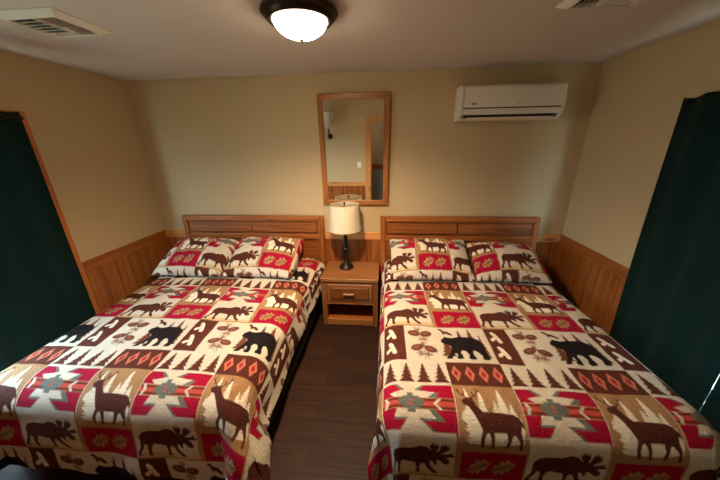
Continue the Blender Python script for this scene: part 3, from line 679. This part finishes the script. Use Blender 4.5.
# ------------------------------------------------------------------ ceiling registers
def make_vent(label, loc):
    t = thing('ceiling_vent', label, 'vent', loc, 0, 'white ceiling air registers')
    a, b_ = .175, .155; i_ = .038; dz = .026
    o = [(-a, -b_), (a, -b_), (a, b_), (-a, b_)]; q = [(-a+i_, -b_+i_), (a-i_, -b_+i_), (a-i_, b_-i_), (-a+i_, b_-i_)]
    w = MB(); V0 = [w.bm.verts.new((x, y, -.001)) for x, y in o]; V1 = [w.bm.verts.new((x*.995, y*.995, -.005)) for x, y in o]
    V2 = [w.bm.verts.new((x, y, -dz)) for x, y in q]; V3 = [w.bm.verts.new((x*.985, y*.985, -dz+.003)) for x, y in q]; V4 = [w.bm.verts.new((x*.985, y*.985, -.001)) for x, y in q]
    for A, B in ((V0, V1), (V1, V2), (V2, V3), (V3, V4)):
        for k in range(4): w.bm.faces.new((A[k], A[(k+1) % 4], B[(k+1) % 4], B[k]))
    w.build('vent_frame', M['vent'], t)
    MB().box(-a+i_, a-i_, -b_+i_, b_-i_, -.004, -.001).build('vent_shade_plate', M['slot'], t)  # thin dark plate standing for the shaded opening behind the blades
    xi, yi = a-i_-.004, b_-i_-.004
    for k in range(5):                                  # right-hand bank runs front to back
        x = .03+k*.022
        MB().box(x-.009, x+.009, -yi, yi, -.001, .001, M=Matrix.Translation((0, 0, -.016)) @ Matrix.Translation((x, 0, 0)) @ Matrix.Rotation(math.radians(40), 4, 'Y') @ Matrix.Translation((-x, 0, 0))).build('vent_louver', M['vent'], t)
    for k in range(6):                                  # left-hand bank of short cross blades
        y = -yi+.014+k*.035
        MB().box(-xi, .012, y-.011, y+.011, -.001, .001, M=Matrix.Translation((0, 0, -.016)) @ Matrix.Translation((0, y, 0)) @ Matrix.Rotation(math.radians(40), 4, 'X') @ Matrix.Translation((0, -y, 0))).build('vent_louver', M['vent'], t)
    MB().box(.012, .016, -yi, yi, -.026, -.004).build('vent_divider', M['vent'], t)
    MB().box(.03, .07, -.004, .004, -.034, -.024, .002).build('damper_lever', M['vent'], t)
    return t
v1 = make_vent('white metal ceiling air register near the upper left corner', (-1.722, -1.295, ZC))
v2 = copy_tree(v1); v2.location = (1.005, -1.31, ZC); v2.rotation_euler = (0, 0, PI); v2['label'] = 'white metal ceiling air register at upper right, above the air conditioner side'

# ------------------------------------------------------------------ things the mirror shows on the wall behind
sx_, sy_ = -1.07, YF
t = thing('wall_sconce', 'wall sconce with pale glass shade and dark arm, seen in the mirror', 'wall lamp', (sx_, sy_, 1.9))
MB().lathe([(0, 0), (.05, 0), (.05, .01), (.03, .018), (0, .018)], n=28).build('back_plate', M['bronze'], t, 40).data.transform(Matrix.Translation((0, 0, -.1)) @ Matrix.Rotation(-PI/2, 4, 'X'))
MB().tube([(0, .015, -.1), (0, .06, -.15), (0, .12, -.13), (0, .14, -.05), (0, .14, .04)], [.012, .012, .012, .011, .014], 12).build('sconce_arm', M['bronze'], t, 60)
MB().lathe([(.03, .04), (.05, .06), (.075, .12), (.09, .20), (.12, .30), (.125, .32), (.121, .32), (.086, .20), (.071, .12), (.046, .063), (.03, .045), (.03, .04)], (0, .14, 0), 40).build('sconce_shade', M['sglass'], t, 50)
t = thing('light_switch', 'white light switch on the wall beside the doorway, seen in the mirror', 'light switch', (-.505, YF, 1.25))
MB().box(-.036, .036, 0, .006, -.058, .058, .003).build('switch_plate', M['switch'], t)
MB().box(-.006, .006, .004, .014, -.012, .012, .002).build('switch_toggle', M['switch'], t)

# ------------------------------------------------------------------ light: sky outside, portals at the windows, glowing bowl with an added spot below it, added fill in the hall
w = bpy.data.worlds.new('sky'); S.world = w; w.use_nodes = True
bg = w.node_tree.nodes['Background']; bg.inputs['Strength'].default_value = 45.0
wt = w.node_tree; tc = wt.nodes.new('ShaderNodeTexCoord'); sp = wt.nodes.new('ShaderNodeSeparateXYZ'); rp = wt.nodes.new('ShaderNodeValToRGB')
mr = wt.nodes.new('ShaderNodeMapRange'); mr.inputs['From Min'].default_value = -1
wt.links.new(tc.outputs['Generated'], sp.inputs[0]); wt.links.new(sp.outputs['Z'], mr.inputs['Value']); wt.links.new(mr.outputs[0], rp.inputs['Fac']); wt.links.new(rp.outputs['Color'], bg.inputs['Color'])
e = rp.color_ramp.elements; e[0].position = .40; e[0].color = (.15, .18, .13, 1); e[1].position = .62; e[1].color = (.50, .78, 1.0, 1)     # lawn and trees below, open sky above
for x, rz in ((XL-.14, 1), (XR+.14, -1)):
    L = bpy.data.lights.new('window_portal', 'AREA'); L.shape = 'RECTANGLE'; L.size = WZ1-WZ0; L.size_y = abs(WY1-WY0); L.cycles.is_portal = True
    o = bpy.data.objects.new('window_portal', L); COL.objects.link(o); o.location = (x, (WY0+WY1)/2, (WZ0+WZ1)/2); o.rotation_euler = (0, -rz*PI/2, 0)

L = bpy.data.lights.new('ceiling_light_spot', 'SPOT'); L.energy = 160; L.color = (1, .73, .47); L.spot_size = math.radians(152); L.spot_blend = 1.0; L.shadow_soft_size = .06  # spot added under the bowl to narrow the ceiling light's spread
o = bpy.data.objects.new('ceiling_light_spot', L); COL.objects.link(o); o.location = (gx, gy, ZC-.215)
L = bpy.data.lights.new('hall_fill', 'POINT'); L.energy = 10; L.color = (1, .8, .58); L.shadow_soft_size = .1  # no known fixture: fill light added to brighten the hall in the mirror
o = bpy.data.objects.new('hall_fill', L); COL.objects.link(o); o.location = (-1.0, YF-.8, 2.3)

# ------------------------------------------------------------------ camera
f, pi_, ya, ro, D, h = 275.75, .3377, .0887, -.0156, 2.8868, 1.8254
cy, sy = math.cos(ya), math.sin(ya)
fw = Vector((-sy*math.cos(pi_), cy*math.cos(pi_), -math.sin(pi_))); rt = Vector((cy, sy, 0)); up = rt.cross(fw)
c, s = math.cos(ro), math.sin(ro); r2 = c*rt+s*up; u2 = -s*rt+c*up
cam = bpy.data.cameras.new('camera'); co = bpy.data.objects.new('camera', cam); COL.objects.link(co)
mw = Matrix((r2, u2, -fw)).transposed().to_4x4(); mw.translation = (0, -D, h); co.matrix_world = mw
cam.sensor_width = 36; cam.sensor_fit = 'HORIZONTAL'; cam.lens = 36*f/720; cam.clip_start = .01
S.camera = co
S.view_settings.view_transform = 'Standard'; S.view_settings.look = 'None'; S.view_settings.gamma = 1; S.view_settings.use_curve_mapping = False
S.view_settings.exposure = 0.4
